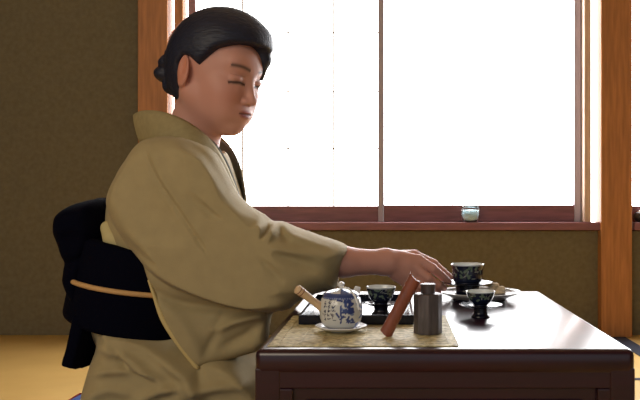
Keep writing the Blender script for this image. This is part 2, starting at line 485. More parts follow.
def strokes(n, rng, box, ln, wd):
    out = []
    for _ in range(n):
        a = rng.uniform(box[0], box[1]); z = rng.uniform(box[2], box[3]); an = rng.choice([0, 0, 1.5, .7, 2.3]) + rng.uniform(-.2, .2)
        L = rng.uniform(.5, 1) * ln; out.append((a, z, a + math.cos(an) * L, z + math.sin(an) * L, wd * rng.uniform(.6, 1.2)))
    return out
def hit(st, u, z):
    for (x0, z0, x1, z1, wd) in st:
        ex, ez = x1 - x0, z1 - z0; t = max(0, min(1, ((u - x0) * ex + (z - z0) * ez) / (ex * ex + ez * ez + 1e-12)))
        if math.hypot(u - x0 - ex * t, z - z0 - ez * t) < wd: return True
    return False

# ---- teapot
TPX, TPY = -.0755, 1.126
sa = thing('saucer', (TPX, TPY, ZM), 'white lobed saucer on the bamboo mat under the teapot', 'saucer')
MB().lathe([(0, .0), (.018, 0), (.020, .002), (.030, .004), (.0365, .0075), (.0375, .0085), (.0365, .0095), (.029, .0065), (.018, .0045), (0, .0045)],
           (TPX, TPY, ZM), 96, lob=6, lamp=.035).build('dish', M['white'], sa, smooth=True)
ZP = ZM + .0046
tp = thing('teapot', (TPX, TPY, ZP), 'small blue and white painted porcelain teapot with a cream side handle', 'teapot')
rng = random.Random(11); RB = .0315; st = []
for col_ in (-.80, -.55, -.31):                      # columns of brush writing on the left face
    zz = .046
    while zz > .012:
        st += strokes(4, rng, (col_ * RB - .0016, col_ * RB + .0016, zz - .0016, zz + .0016), .0036, .0006); zz -= .0058
paint = strokes(10, rng, (.0035, .020, .026, .040), .008, .0022) + strokes(7, rng, (-.001, .003, .012, .036), .010, .0012) \
    + strokes(5, rng, (.008, .022, .009, .015), .008, .0014) + strokes(22, rng, (-.09, -.04, .008, .045), .008, .0014) + strokes(22, rng, (.035, .09, .008, .045), .008, .0014) \
    + strokes(8, rng, (-.004, .022, .038, .046), .008, .0016)
def pot_col(a, z, r, i):
    u = a * RB; blue = (.035, .06, .22); ink = (.03, .035, .09); w_ = (.62, .63, .62)
    if z > .0455 or z < .0030: return blue if (z > .0478 or (int(a * 16) % 2)) else (.25, .3, .5)
    if hit(st, u, z): return ink
    if hit(paint, u, z): return blue
    h_ = math.sin(u * 260 + 3 * math.sin(z * 200)) * math.sin(z * 230 + u * 90)
    if u > .001 and h_ > .45: return (.16, .22, .42)
    return w_
painted_lathe('pot_body', dens([(0, .0), (.018, .0), (.020, .001), (.027, .006), (.0308, .015), (.0318, .024), (.0314, .035), (.0292, .0435), (.0268, .0475), (.0268, .050), (.0245, .050), (.024, .046)], .0008),
              (TPX, TPY, ZP), pot_col, tp)
def lid_col(a, z, r, i): return (.05, .08, .24) if r > .0235 or (math.sin(a * 5) > .1 and r > .007) else (.62, .64, .68)
lid_ = painted_lathe('lid', dens([(.0258, .0502), (.0260, .0515), (.0215, .0545), (.0125, .0575), (.0050, .0585), (.0, .0586)], .0008), (TPX, TPY, ZP), lid_col, tp, 140)
MB().lathe([(0, 0), (.003, 0), (.0026, .002), (.0052, .0055), (.0045, .009), (0, .0108)], (TPX, TPY, ZP + .0582), 24).build('lid_knob', M['white'], lid_, smooth=True)
sp = [(TPX + .014, TPY + .024, ZP + .026), (TPX + .017, TPY + .034, ZP + .036), (TPX + .021, TPY + .043, ZP + .050), (TPX + .0225, TPY + .046, ZP + .055)]
MB().tube(catmull(sp, 5), [.0075 - .0032 * i / 15 for i in range(16)], 20).build('spout', M['white'], tp, smooth=True)
h0 = Vector((TPX - .026, TPY - .006, ZP + .030)); h1 = Vector(P(296.5, 288.5, 1.10))
pts = [h0.lerp(h1, t) for t in (0, .15, .3, .6, .85, .97, 1.0)]
hd_ = MB().tube(pts, [.0068, .0062, .0055, .0058, .0066, .0068, .005], 24).build('handle', M['handle'], tp, smooth=True)
for t in (.80, .90):
    MB().tube([h0.lerp(h1, t), h0.lerp(h1, t + .022)], .00695, 24).build('handle_ring', M['ring'], hd_, smooth=True)
cp = [(TPX, TPY - .004, ZP + .061), (TPX + .006, TPY - .012, ZP + .061), (TPX + .014, TPY - .020, ZP + .0595), (TPX + .020, TPY - .020, ZP + .052),
      (TPX + .0245, TPY - .020, ZP + .042), (TPX + .0275, TPY - .020, ZP + .030)]
cm = catmull(cp, 6)
MB().tube([(p[0], p[1], p[2] + .0006 * math.sin(i * 2)) for i, p in enumerate(cm)], .0016, 8).build('tie_cord', M['whitecord'], tp, smooth=True)

# ---- cups on pedestal stands
def cup_col_f(seed):
    rg = random.Random(seed); R_ = .022
    leaves = strokes(34, rg, (-.07, .07, .008, .025), .006, .0016); veins = strokes(26, rg, (-.07, .07, .006, .026), .007, .0006)
    def f(a, z, r, i):
        u = a * R_; k = f.s; z2 = z / k
        if i > f.inner: return (.66, .70, .74)
        if z2 > .0262: return (.55, .6, .66)
        if hit(leaves, u, z2): return (.12, .17, .13)
        if hit(veins, u, z2): return (.30, .33, .32)
        return (.010, .015, .04)
    return f
def cup_and_stand(x, y, z, k, ped, seed, clabel, slabel, shallow=False, flr=.036, hz=1.0, pk=1.0):
    """k scales the cup, ped is the height of the pedestal"""
    s_ = thing('cup_stand', (x, y, z), slabel, 'cup stand', 'pedestal cup stands')
    kk_ = k * pk; pm = [(0, 0), (.0155 * kk_, 0), (.0158 * kk_, .002), (.0125 * kk_, .005), (.0112 * kk_, ped * .5), (.0125 * kk_, ped - .002), (.0122 * kk_, ped), (0, ped)]
    MB().lathe(pm, (x, y, z), 48).build('pedestal', M['blacktray'], s_, smooth=True)
    fl = [(.011 * kk_, ped - .0035), (flr * .7, ped - .0028), (flr, ped + .0008), (flr + .0004, ped + .0018), (flr * .7, ped - .0006), (.0125 * kk_, ped - .001)]
    MB().lathe(fl + [fl[0]], (x, y, z), 72).build('flange', M['blacktray'], s_, smooth=True)
    zc = z + ped + .0003
    c = thing('tea_cup', (x, y, zc), clabel, 'cup', 'dark patterned tea cups')
    if shallow: prof = [(0, .0), (.0180, 0), (.0192, .001), (.0212, .004), (.0226, .012), (.0230, .021), (.0245, .027), (.0248, .0278), (.0240, .0276), (.0222, .021), (.0200, .011), (.012, .0045), (0, .004)]
    else: prof = [(0, 0), (.0105, 0), (.0115, .0012), (.0142, .0035), (.0195, .011), (.0224, .019), (.0245, .027), (.0249, .0278), (.0240, .0276), (.0214, .019), (.018, .011), (.011, .005), (0, .0045)]
    pr = dens([(a * k, b * k * hz) for a, b in prof], .0009)
    f = cup_col_f(seed); f.s = k * hz
    f.inner = max(range(len(pr)), key=lambda i: pr[i][1])
    painted_lathe('cup_bowl', pr, (x, y, zc), f, c, 160)
    # tea inside
    MB().lathe([(0, .0), (.0205 * k, 0), (.0205 * k, .0004), (0, .0004)], (x, y, zc + .0185 * k * hz), 40).build('tea', mat_tea, c)
mat_tea = mat('green_tea', (0.35, 0.36, 0.10), 0.05)
# left cup in the black tray; near right cup on the table; large cup on the round white plate
cup_and_stand((381 - VX) * 1.262 / F0, 1.262, ZTR, 1.0, .0185, 3, 'dark patterned tea cup standing in the square black tray',
              'dark pedestal stand inside the square black tray, under a cup', flr=.026)
cup_and_stand((480.5 - VX) * 1.275 / F0, 1.275, TT, 1.0, .0205, 5, 'smaller dark patterned tea cup in front of the round white plate',
              'dark pedestal stand on the bare table in front of the round white plate', hz=.84)
# round tray
RX, RY = (479 - VX) * 1.50 / F0, 1.50
rt = thing('serving_plate', (RX, RY, TT), 'round white plate at the far edge of the table carrying a crumpled cloth', 'plate')
MB().lathe([(0, .004), (.055, .004), (.058, .006), (.066, .009), (.079, .0150), (.0805, .0168), (.079, .0172), (.066, .0135), (0, .0130)], (RX, RY, TT + .0005), 96).build('plate_dish', M['white'], rt, smooth=True)
MB().lathe([(0, 0), (.055, 0), (.056, .004), (0, .004)], (RX, RY, TT), 64).build('plate_foot', M['blacktray'], rt, smooth=True)
MB().lathe([(.0795, .0165), (.0812, .0168), (.0812, .0180), (.0795, .0182), (.0795, .0165)], (RX, RY, TT), 96).build('plate_rim', M['white'], rt, smooth=True)
cup_and_stand((467.5 - VX) * 1.47 / F0, 1.47, TT + .0132, 1.30, .0235, 8, 'larger dark patterned tea cup on the round white plate beside the fingers',
              'low dark stand on the round white plate under the larger cup', shallow=True, flr=.048, pk=1.5)
# folded cloth on the tray
fc = Field(axes((.155, 1.42, TT + .008), (.26, 1.58, TT + .06), .0012))
cx, cy = (496 - VX) * 1.475 / F0, 1.470; zc = TT + .0137
for (dx, dy, dz, rx, ry, rz) in ((0, 0, .005, .016, .013, .005), (.004, .004, .011, .011, .011, .005), (-.008, -.003, .013, .007, .010, .006), (.009, -.004, .012, .006, .009, .005), (-.002, .001, .019, .007, .008, .004)):
    fc.add(ell((cx + dx * 1.15, cy + dy, zc + dz), (rx * 1.15, ry, rz * 1.1)), .002)
tag(fc.build('folded_cloth', M['cloth']), 'small crumpled cream cloth lying on the round white plate right of the larger cup', 'cloth')

# ---- pewter canister
CX, CY = .0525, 1.112
ca = thing('tea_canister', (CX, CY, ZM), 'dark pewter tea canister with narrow stopper lid at the right of the bamboo mat', 'canister')
MB().lathe([(0, 0), (.0205, 0), (.0207, .001), (.0208, .054), (.0205, .0565), (.0192, .058), (.0120, .0585), (0, .0585)], (CX, CY, ZM), 96, facets=8).build('canister_body', M['pewter'], ca, angle=20)
MB().lathe([(0, .0585), (.0104, .0585), (.0104, .0685), (.0111, .0687), (.0111, .0712), (.0102, .0720), (0, .0720)], (CX, CY, ZM), 48).build('canister_lid', M['pewter'], ca, angle=30)

# ---- bamboo tea scoop leaning on the canister
a = Vector((-.0095, 1.088, ZM + .0012)); b = Vector(P(416, 276.5, 1.0785))
ax_ = (b - a).normalized(); side = ax_.cross(Vector((0, 1, 0))).normalized(); frn = side.cross(ax_).normalized()
if frn.y > 0: frn = -frn; 
L_ = (b - a).length; v = []; f = []; nr, na = 24, 20
for i in range(nr + 1):
    t = i / nr
    r = .0096 - .0006 * math.sin(t * 3.1) + (.0006 if abs(t - .62) < .03 else 0)
    for ring, rr in ((0, r), (1, r - .0019)):
        for k in range(na + 1):
            th = math.pi * (k / na) * 1.0
            shift = -.003 * math.sin(th) if i == nr else 0
            p = a + ax_ * (L_ * t + shift + (.0025 * math.cos(th) if i in (0, nr) else 0)) + side * (math.cos(th) * rr) + frn * (math.sin(th) * rr * .8 - .003)
            v.append(p)
W = 2 * (na + 1)
for i in range(nr):
    for k in range(na):
        f.append((i * W + k, i * W + k + 1, (i + 1) * W + k + 1, (i + 1) * W + k))
        o_ = na + 1
        f.append((i * W + o_ + k + 1, i * W + o_ + k, (i + 1) * W + o_ + k, (i + 1) * W + o_ + k + 1))
    f.append((i * W, (i + 1) * W, (i + 1) * W + na + 1, i * W + na + 1))
    f.append((i * W + na, i * W + W - 1, (i + 1) * W + W - 1, (i + 1) * W + na))
for i in (0, nr):
    for k in range(na): f.append((i * W + k, i * W + na + 1 + k, i * W + na + 2 + k, i * W + k + 1))
m = MB().add(v, f)
tag(m.build('tea_scoop', M['scoop'], smooth=False, angle=50), 'reddish brown bamboo tea scoop leaning against the pewter canister', 'scoop')

# ================================================================ SILL THINGS
gx, gy = wx(470.5), DW + .0 
g = thing('glass_jar', (gx, gy, ZS), 'small round clear glass jar standing on the window sill', 'jar')
MB().lathe([(0, 0), (.024, 0), (.033, .008), (.040, .028), (.038, .048), (.034, .060), (.036, .063), (.033, .063), (.035, .048), (.037, .028), (.030, .010), (.022, .004), (0, .004)], (gx, gy, ZS + .0005), 48).build('jar_glass', M['glass'], g, smooth=True)
MB().lathe([(0, .005), (.021, .005), (.028, .011), (.034, .028), (.032, .046), (0, .047)], (gx, gy, ZS + .0005), 40).build('wax_fill', M['bluegel'], g, smooth=True)
bx = wx(641)
g = thing('incense_pot', (bx, DW - .0, ZS), 'small black pot on the sill at the right edge, beside the wooden post', 'pot')
MB().lathe([(0, 0), (.018, 0), (.028, .010), (.031, .024), (.024, .036), (.018, .040), (.016, .038), (0, .034)], (bx, DW + 0, ZS + .0004), 40).build('pot_bowl', M['black'], g, smooth=True)
MB().lathe([(0, .0362), (.018, .0405), (.008, .046), (.003, .047), (.004, .052), (0, .054)], (bx, DW + 0, ZS + .0004), 32).build('pot_lid', M['white'], g, smooth=True)

# ================================================================ CUSHION
cu = thing('floor_cushion', (-.51, 1.52, 0), 'blue square floor cushion under the kneeling woman', 'cushion')
v = []; f = []; n = 24
def cush(u, v_, s):
    px_, py_ = u * 2 - 1, v_ * 2 - 1
    e = max(0, (1 - px_ ** 4)) * max(0, (1 - py_ ** 4))
    return (-.51 + px_ * .312, 1.54 + py_ * .46, .030 + s * (.006 + .018 * e ** .35))
for s in (1, -1):
    for i in range(n + 1):
        for j in range(n + 1): v.append(cush(i / n, j / n, s))
N1 = (n + 1) ** 2
for i in range(n):
    for j in range(n):
        q = i * (n + 1) + j; f.append((q, q + n + 1, q + n + 2, q + 1)); f.append((N1 + q, N1 + q + 1, N1 + q + n + 2, N1 + q + n + 1))
MB().add(v, f).build('cushion_cover', M['cushion'], cu, smooth=True)
MB().tube([(-.822, 1.08, .036), (-.822, 2.0, .036), (-.198, 2.0, .036), (-.198, 1.08, .036), (-.822, 1.08, .036)], .0035, 8).build('piping', M['piping'], cu, smooth=True)

# ================================================================ WOMAN
YC = 1.53
wo = thing('person', (-.50, YC, .045), 'person in a tan kimono kneeling at the table, reaching right to the tray', 'person')

# ---- head frame
HC = np.array(P(214, 74, 1.52))
yaw, pit = math.radians(-25), math.radians(15)
Rz = np.array([[math.cos(yaw), -math.sin(yaw), 0], [math.sin(yaw), math.cos(yaw), 0], [0, 0, 1]])
Ry = np.array([[math.cos(pit), 0, math.sin(pit)], [0, 1, 0], [-math.sin(pit), 0, math.cos(pit)]])
RH = Rz @ Ry
def H(x, y, z): return HC + RH @ np.array((x, y, z))
def hell(c, r, k=None): return ell(H(*c), r, RH if k is None else RH @ k)
def hcone(a, b, ra, rb): return cone(H(*a), H(*b), ra, rb)
def rotx(t): t = math.radians(t); return np.array([[1, 0, 0], [0, math.cos(t), -math.sin(t)], [0, math.sin(t), math.cos(t)]])
def roty(t): t = math.radians(t); return np.array([[math.cos(t), 0, math.sin(t)], [0, 1, 0], [-math.sin(t), 0, math.cos(t)]])
def rotz(t): t = math.radians(t); return np.array([[math.cos(t), -math.sin(t), 0], [math.sin(t), math.cos(t), 0], [0, 0, 1]])

zax = np.concatenate([np.arange(.05, .36, .006), np.arange(.36, .60, .0025), np.arange(.60, .96, .0018)])
xax = np.concatenate([np.arange(-.72, -.48, .004), np.arange(-.48, -.22, .0018), np.arange(-.22, .15, .0022)])
yax = np.concatenate([np.arange(1.28, 1.40, .003), np.arange(1.40, 1.62, .0018), np.arange(1.62, 1.80, .006)])
B = Field([xax, yax, zax])
# trunk and folded legs (under the clothes)
B.add(ell(P(150, 300, YC), (.10, .13, .12)))
B.add(ell(P(172, 215, YC), (.085, .14, .12)), .06)
B.add(cone(P(172, 172, 1.41), P(172, 172, 1.65), .045, .045), .05)
for s in (-1, 1):
    B.add(cone(P(148, 385, YC + s * .07), (-.29, YC + s * .085, .145), .085, .06), .03)
    B.add(cone((-.29, YC + s * .085, .115), (-.47, YC + s * .07, .10), .045, .03), .02)
# neck
B.add(cone(P(188, 160, YC), H(-.014, 0, -.055), .056, .048), .03)
B.add(hell((-.016, 0, .035), (.096, .074, .085)), .02)
B.add(hell((.030, 0, -.022), (.062, .060, .080)), .03)
for s in (-1, 1):
    B.add(hcone((-.004, s * .052, -.045), (.060, s * .014, -.086), .018, .016), .03)
    B.add(hell((.056, s * .034, -.030), (.030, .026, .030)), .02)
    B.add(hell((.060, s * .030, -.062), (.026, .022, .026)), .02)
B.add(hell((.070, 0, -.090), (.019, .019, .015)), .018)
B.add(hell((.070, 0, .032), (.024, .050, .030)), .02)            # brow
B.add(hell((.081, 0, -.063), (.016, .028, .018)), .015)           # muzzle
for s in (-1, 1): B.cut(hell((.101, s * .030, .004), (.013, .017, .0085)), .010)
for s in (-1, 1):
    B.add(hell((.0765, s * .031, -.001), (.0125, .0150, .0115)), .004)
    B.add(hell((.0800, s * .031, .0025), (.0105, .0165, .0065)), .003)       # lowered upper lid
B.add(hcone((.086, 0, .006), (.1030, 0, -.032), .0062, .0078), .012)
B.add(hell((.1045, 0, -.0350), (.0088, .0085, .0075)), .006)
for s in (-1, 1): B.add(hell((.096, s * .0105, -.0375), (.0085, .0062, .0062)), .005)
B.add(hell((.0930, 0, -.0580), (.0070, .0190, .0045), rotx(0)), .004)
B.add(hell((.0915, 0, -.0660), (.0072, .0165, .0052)), .004)
B.cut(hell((.1005, 0, -.0620), (.0065, .024, .0012)), .003)
for s in (-1, 1):                                                  # ears
    kk = rotz(s * 18) @ roty(-10)
    B.add(hell((-.012, s * .076, -.006), (.0175, .0060, .031), kk), .004)
    B.add(hell((-.012, s * .072, -.030), (.010, .006, .011), kk), .004)
    B.cut(hell((-.009, s * .0830, .002), (.0100, .0050, .019), kk), .003)
    B.add(hell((-.006, s * .0765, -.010), (.004, .004, .007), kk), .002)
# right arm
SH = P(165, 185, 1.415); EL = P(250, 262, 1.36); WR = P(386, 262, 1.445)
B.add(cone(SH, EL, .042, .036), .03)
B.add(cone(EL, P(345, 262, 1.42), .036, .0270), .02)
B.add(cone(P(345, 262, 1.42), WR, .0265, .0215, (1, .95, 1.02)), .01)
# left arm in the lap
B.add(cone(P(165, 185, 1.65), P(190, 290, 1.70), .042, .036), .03)
B.add(cone(P(190, 290, 1.70), P(235, 318, 1.56), .034, .022), .02)
B.add(ell(P(243, 324, 1.54), (.035, .022, .018)), .015)
for i in range(4): B.add(cone(P(248, 320 + i * 4, 1.535), P(262, 330 + i * 3, 1.50 + .008 * i), .009, .007), .004)
B.add(cone(P(240, 318, 1.53), P(256, 318, 1.505), .010, .0085), .005)
# right hand: back of the hand to the camera, thumb side up
B.add(cone(WR, P(404, 266, 1.455), .0205, .019, (1, .82, 1.15)), .015)
mc = [(P(398, 257, 1.455), P(419, 260, 1.462), .0120, .0108), (P(398, 264, 1.452), P(416, 268, 1.455), .0125, .0108),
      (P(397, 271, 1.452), P(412, 276, 1.455), .0120, .0102), (P(396, 275, 1.456), P(406, 283, 1.462), .0110, .0095)]
for a_, b_, r1, r2 in mc: B.add(cone(a_, b_, r1, r2, (1, .9, 1)), .010)
fing = [[P(419, 260, 1.462), P(433, 268.5, 1.462), P(443, 277, 1.474), P(449, 282, 1.482)],
        [P(416, 268, 1.455), P(428, 278, 1.454), P(438, 285, 1.464), P(444, 288, 1.474)],
        [P(412, 276, 1.455), P(422, 286, 1.455), P(432, 291, 1.465), P(438, 292, 1.475)],
        [P(406, 283, 1.462), P(414, 290, 1.462), P(423, 293, 1.470), P(428, 294, 1.478)]]
fr = [(.0098, .0090, .0080, .0066), (.0098, .0090, .0080, .0066), (.0092, .0085, .0076, .0062), (.0082, .0076, .0068, .0056)]
for fp, rr in zip(fing, fr):
    F_ = None
    for i in range(3): B.add(cone(fp[i], fp[i + 1], rr[i], rr[i + 1]), .0022)
th_ = [P(392, 258, 1.468), P(414, 255.5, 1.488), P(433, 264, 1.496), P(449, 277, 1.496)]
tr = (.0150, .0112, .0098, .0074)
B.add(cone(th_[0], th_[1], tr[0], tr[1]), .012)
for i in (1, 2): B.add(cone(th_[i], th_[i + 1], tr[i], tr[i + 1]), .003)
RHi = RH.T
def skin_col(V):
    q = (V - HC) @ RH
    x, y, z = q[:, 0], q[:, 1], q[:, 2]
    C = np.tile(np.array((.60, .30, .235)), (len(V), 1))
    head = (np.abs(y) < .09) & (np.abs(z) < .14) & (x > -.02)
    def mix(w_, c):
        w_ = np.clip(w_, 0, 1)[:, None]; return C * (1 - w_) + np.array(c) * w_
    ay = np.abs(y)
    # cheeks, ear blush
    C = mix(head * np.exp(-(((ay - .045) / .022) ** 2 + ((z + .035) / .022) ** 2)) * .35, (.58, .22, .16))
    C = mix(np.exp(-(((x + .012) / .022) ** 2 + ((ay - .080) / .010) ** 2 + ((z + .004) / .034) ** 2)) * .6, (.62, .20, .10))
    # lips
    C = mix((head & (x > .075)) * np.clip(1.6 - ((y / .0205) ** 2 + ((z + .0620) / .0100) ** 2) * 1.5, 0, 1), (.33, .07, .07))
    C = mix((head & (x > .075)) * np.exp(-((z + .0620) / .0013) ** 2) * (ay < .020), (.10, .02, .02))
    # eyebrows
    bz = .0225 + .004 * np.sin(np.clip((ay - .014) / .036, 0, 1) * 2.4)
    C = mix((head & (x > .04)) * np.exp(-((z - bz) / .0036) ** 2) * ((ay > .013) & (ay < .050)) * .85, (.05, .03, .03))
    # lash line and narrow opening
    lz = -.0050 - .0035 * (((ay - .030) / .017) ** 2) + .001
    C = mix((head & (x > .05)) * np.exp(-((z - lz) / .0026) ** 2) * ((ay > .0145) & (ay < .049)), (.012, .009, .010))
    lz2 = lz - .0028
    C = mix((head & (x > .05)) * np.exp(-((z - lz2) / .0012) ** 2) * ((ay > .019) & (ay < .043)) * .7, (.10, .06, .055))
    C = mix((head & (x > .05)) * np.exp(-((z - .0085) / .0012) ** 2) * ((ay > .017) & (ay < .046)) * .35, (.20, .09, .07))
    # nostrils
    C = mix(np.exp(-(((x - .101) / .005) ** 2 + ((ay - .007) / .003) ** 2 + ((z + .0435) / .0022) ** 2)) * .9, (.05, .015, .012))
    return C
body = B.build('body', M['skin'], wo, skin_col)

# ---- fingernails
for fp in fing[:4]:
    p = Vector(fp[3]); q = Vector(fp[2]); d = (p - q).normalized()
    c = p - d * .001 + Vector((-.001, -.0052, .0028))
    e = Field(axes(c - Vector((.007,) * 3), c + Vector((.007,) * 3), .0009))
    e.add(ell(tuple(c), (.0048, .0018, .0030), rotz(0) @ roty(math.degrees(math.atan2(-d.z, d.x)))))
    e.build('fingernail', M['white'] if False else M['nail'] if 'nail' in M else M.setdefault('nail', mat('nail', (.62, .36, .30), .3)), wo)

# ---- hair
h = Field(axes(HC - np.array((.17, .14, .13)), HC + np.array((.14, .14, .17)), .0022))
h.add(hell((.002, 0, .044), (.096, .085, .088)))
h.add(hell((.030, .012, .066), (.074, .066, .060)), .03)           # swept front volume
h.add(hell((-.036, 0, .010), (.062, .076, .070)), .03)
h.add(hell((-.038, 0, -.035), (.042, .056, .040)), .03)            # nape
# face opening
fpoly = [(-.020, -.25), (-.020, -.03), (-.026, .004), (-.016, .022), (-.002, .022), (.018, .010), (.030, .026), (.046, .050), (.068, .066), (.088, .072), (.2, .073), (.3, .0), (.3, -.3)]
def facecut(X, Y, Z):
    x, y, z = X - HC[0], Y - HC[1], Z - HC[2]
    lx = RH[0][0] * x + RH[1][0] * y + RH[2][0] * z; lz = RH[0][2] * x + RH[1][2] * y + RH[2][2] * z
    return polysd(fpoly, lx, lz)
facecut.bb = (HC - .3, HC + .3)
h.cut(facecut, .010)
h.add(hcone((.072, .024, .084), (.086, .034, .050), .022, .014), .015)   # lock over the far temple
h.add(hcone((.086, .034, .050), (.080, .046, .014), .013, .006), .008)
# low chignon
for c, r in (((-.094, -.012, .000), (.028, .038, .020)), ((-.100, -.018, -.024), (.026, .030, .018)), ((-.092, .012, -.016), (.028, .034, .026)), ((-.080, -.016, -.044), (.020, .026, .018)), ((-.090, -.026, .020), (.014, .020, .009))):
    h.add(hell(c, r), .006)
h.cut(hcone((-.112, -.06, .012), (-.128, .02, -.012), .006, .006), .008)
h.build('hair', M['hair'], wo)
# strands: grooves come from fine tubes laid over the hair
# ---- kimono trunk, skirt
kx = axes((-.78, 1.26, .05), (-.17, 1.80, .74), .0045)
K = Field(kx)
K.add(ell(P(170, 220, YC), (.115, .165, .15)))
K.add(cone(P(168, 180, 1.42), P(168, 180, 1.66), .062, .062), .06)
K.add(ell(P(150, 300, YC), (.125, .15, .13)), .04)
K.add(cone(P(213, 166, 1.57), P(225, 206, 1.57), .036, .040), .02)
K.add(cone(P(203, 160, YC), P(216, 205, YC), .044, .046), .03)
K.cut(cone(P(186, 158, YC), P(196, 110, YC), .066, .075), .01)
skirt = [(92, 312), (135, 322), (172, 333), (215, 343), (245, 356), (268, 372), (284, 400), (287, 440), (280, 466), (230, 472), (100, 472), (42, 468), (36, 440), (62, 415), (69, 392), (76, 368), (86, 342), (92, 322)]
fs = [([(95, 345), (130, 352), (175, 385)], .010, .010), ([(88, 372), (130, 366), (165, 372)], .008, .008), ([(110, 335), (150, 345), (190, 372), (205, 398)], .012, .011),
      ([(140, 398), (170, 385), (200, 383)], .010, .009), ([(175, 398), (210, 385), (255, 380)], .010, .010), ([(215, 362), (240, 375), (258, 398)], .012, .010),
      ([(90, 395), (115, 385), (140, 390)], .007, .009), ([(120, 345), (135, 365), (165, 378)], -.008, .006), ([(185, 350), (200, 362), (205, 380)], -.008, .007), ([(95, 330), (130, 338), (160, 345)], .006, .006)]
K.add(pillow(skirt, 1.40, YC, .165, .065, [(a, b * 1.5, c) for a, b, c in fs], wob=.003), .02)
K.build('kimono_robe', M['kimono'], wo, relax=2)

# ---- right sleeve
A_ = [(147, 137), (176, 137), (197, 143), (214, 152), (226, 172), (237, 193), (250, 206), (263, 214), (272, 221), (283, 222), (294, 227), (318, 236), (346, 247.5), (344, 262), (339, 280), (333, 291), (318, 294), (300, 301), (284, 311), (255, 311), (225, 305), (190, 294), (163, 282), (143, 266), (118, 240), (105, 218), (101, 200), (107, 182), (119, 162), (132, 145)]
def ycA(x, z):
    t = np.clip((x + .50) / .42, 0, 1)
    return 1.425 - .045 * np.sin(np.pi * t) + .0 * z
fA = [([(160, 150), (175, 185), (205, 230)], .006, .012), ([(135, 160), (120, 190), (118, 215)], .006, .010), ([(225, 235), (260, 250), (285, 275)], -.008, .008), ([(262, 246), (285, 248), (325, 255)], .007, .007), ([(130, 235), (165, 262), (210, 278)], -.006, .008),([(150, 145), (162, 172), (185, 205), (215, 250), (235, 285)], -.006, .004),      # shoulder seam
      ([(262, 214), (266, 222), (262, 232), (250, 240)], .018, .007), ([(276, 220), (277, 230), (272, 238)], .020, .0055), ([(270, 219), (271, 228), (268, 236)], -.014, .0045),
      ([(288, 224), (292, 231), (306, 238), (330, 246)], .008, .006), ([(283, 224), (285, 233), (292, 240)], -.010, .005),
      ([(215, 172), (235, 205), (262, 245), (300, 275)], .010, .022), ([(180, 150), (205, 162), (225, 190)], .008, .010), ([(190, 143), (212, 158), (232, 190)], -.007, .005),
      ([(120, 190), (140, 230), (180, 262), (250, 292)], .014, .030), ([(205, 200), (225, 216), (255, 224)], -.008, .009), ([(250, 232), (290, 255), (330, 268)], -.006, .010),
      ([(150, 262), (200, 284), (260, 303), (320, 300)], .014, .014), ([(240, 268), (275, 285), (320, 292)], .006, .009)]
sl = Field(axes((-.60, 1.26, .20), (-.055, 1.56, .69), .003))
sl.add(pillow(A_, 1.38, 1.425, .072, .045, [(a, b * 1.25, c) for a, b, c in fA], ycf=ycA, wob=.0025, seed=1))
sl.cut(ell(P(350, 268, 1.42), (.055, .030, .028)), .004)
B_ = [(140, 258), (180, 262), (230, 280), (275, 296), (284, 308), (270, 315), (267, 330), (266, 345), (256, 353), (230, 361), (197, 370), (188, 362), (176, 345), (162, 322), (152, 292)]
fB = [([(165, 300), (190, 330), (205, 360)], .006, .012), ([(215, 330), (245, 318), (272, 314)], .014, .008), ([(225, 345), (245, 335), (262, 322)], -.010, .010), ([(150, 285), (175, 300), (215, 308), (250, 312)], -.012, .010), ([(225, 310), (215, 335), (205, 355)], -.006, .008)]
def ycB(x, z): return 1.397 + 0.15 * np.clip(x + .40, 0, .1) + .0 * z
sl.add(pillow(B_, 1.39, 1.415, .028, .018, fB, ycf=ycB, smooth=False, wob=.003, seed=4), .003)
sl.build('sleeve', M['kimono'], wo, relax=2)
# left sleeve, beyond the body
s2 = Field(axes((-.58, 1.60, .16), (-.20, 1.82, .66), .005))
s2.add(cone(P(170, 190, 1.66), P(200, 290, 1.71), .070, .060))
s2.add(cone(P(200, 290, 1.71), P(222, 312, 1.64), .060, .050), .02)
s2.add(pillow([(150, 280), (245, 300), (250, 370), (175, 390)], 1.71, 1.71, .03, .03), .02)
s2.build('sleeve', M['kimono'], wo, relax=2)
# pale lining edge along the back of the hanging sleeve
ep = [P(148, 280, 1.375), P(153, 296, 1.372), P(161, 320, 1.370), P(176, 344, 1.372), P(196, 369.5, 1.378)]
cm = catmull(ep, 6); v = []; f = []
for i, p in enumerate(cm):
    wd = .0022 + .0052 * min(1, i / 12)
    for dx, dy in ((-.0015, .006), (-.001, -.0005), (wd * .5, -.0025), (wd, .0), (wd, .012), (0, .014)):
        v.append((p[0] + dx, p[1] + dy, p[2] + dx * .25))
for i in range(len(cm) - 1):
    for k in range(6): f.append((i * 6 + k, i * 6 + (k + 1) % 6, (i + 1) * 6 + (k + 1) % 6, (i + 1) * 6 + k))
f.append((0, 1, 2, 3, 4, 5)); q = (len(cm) - 1) * 6; f.append((q + 5, q + 4, q + 3, q + 2, q + 1, q))
o = MB().add(v, f).build('sleeve_lining', M['kimono_edge'], wo, smooth=True); o['label'] = 'pale yellow lining edge of the hanging sleeve'

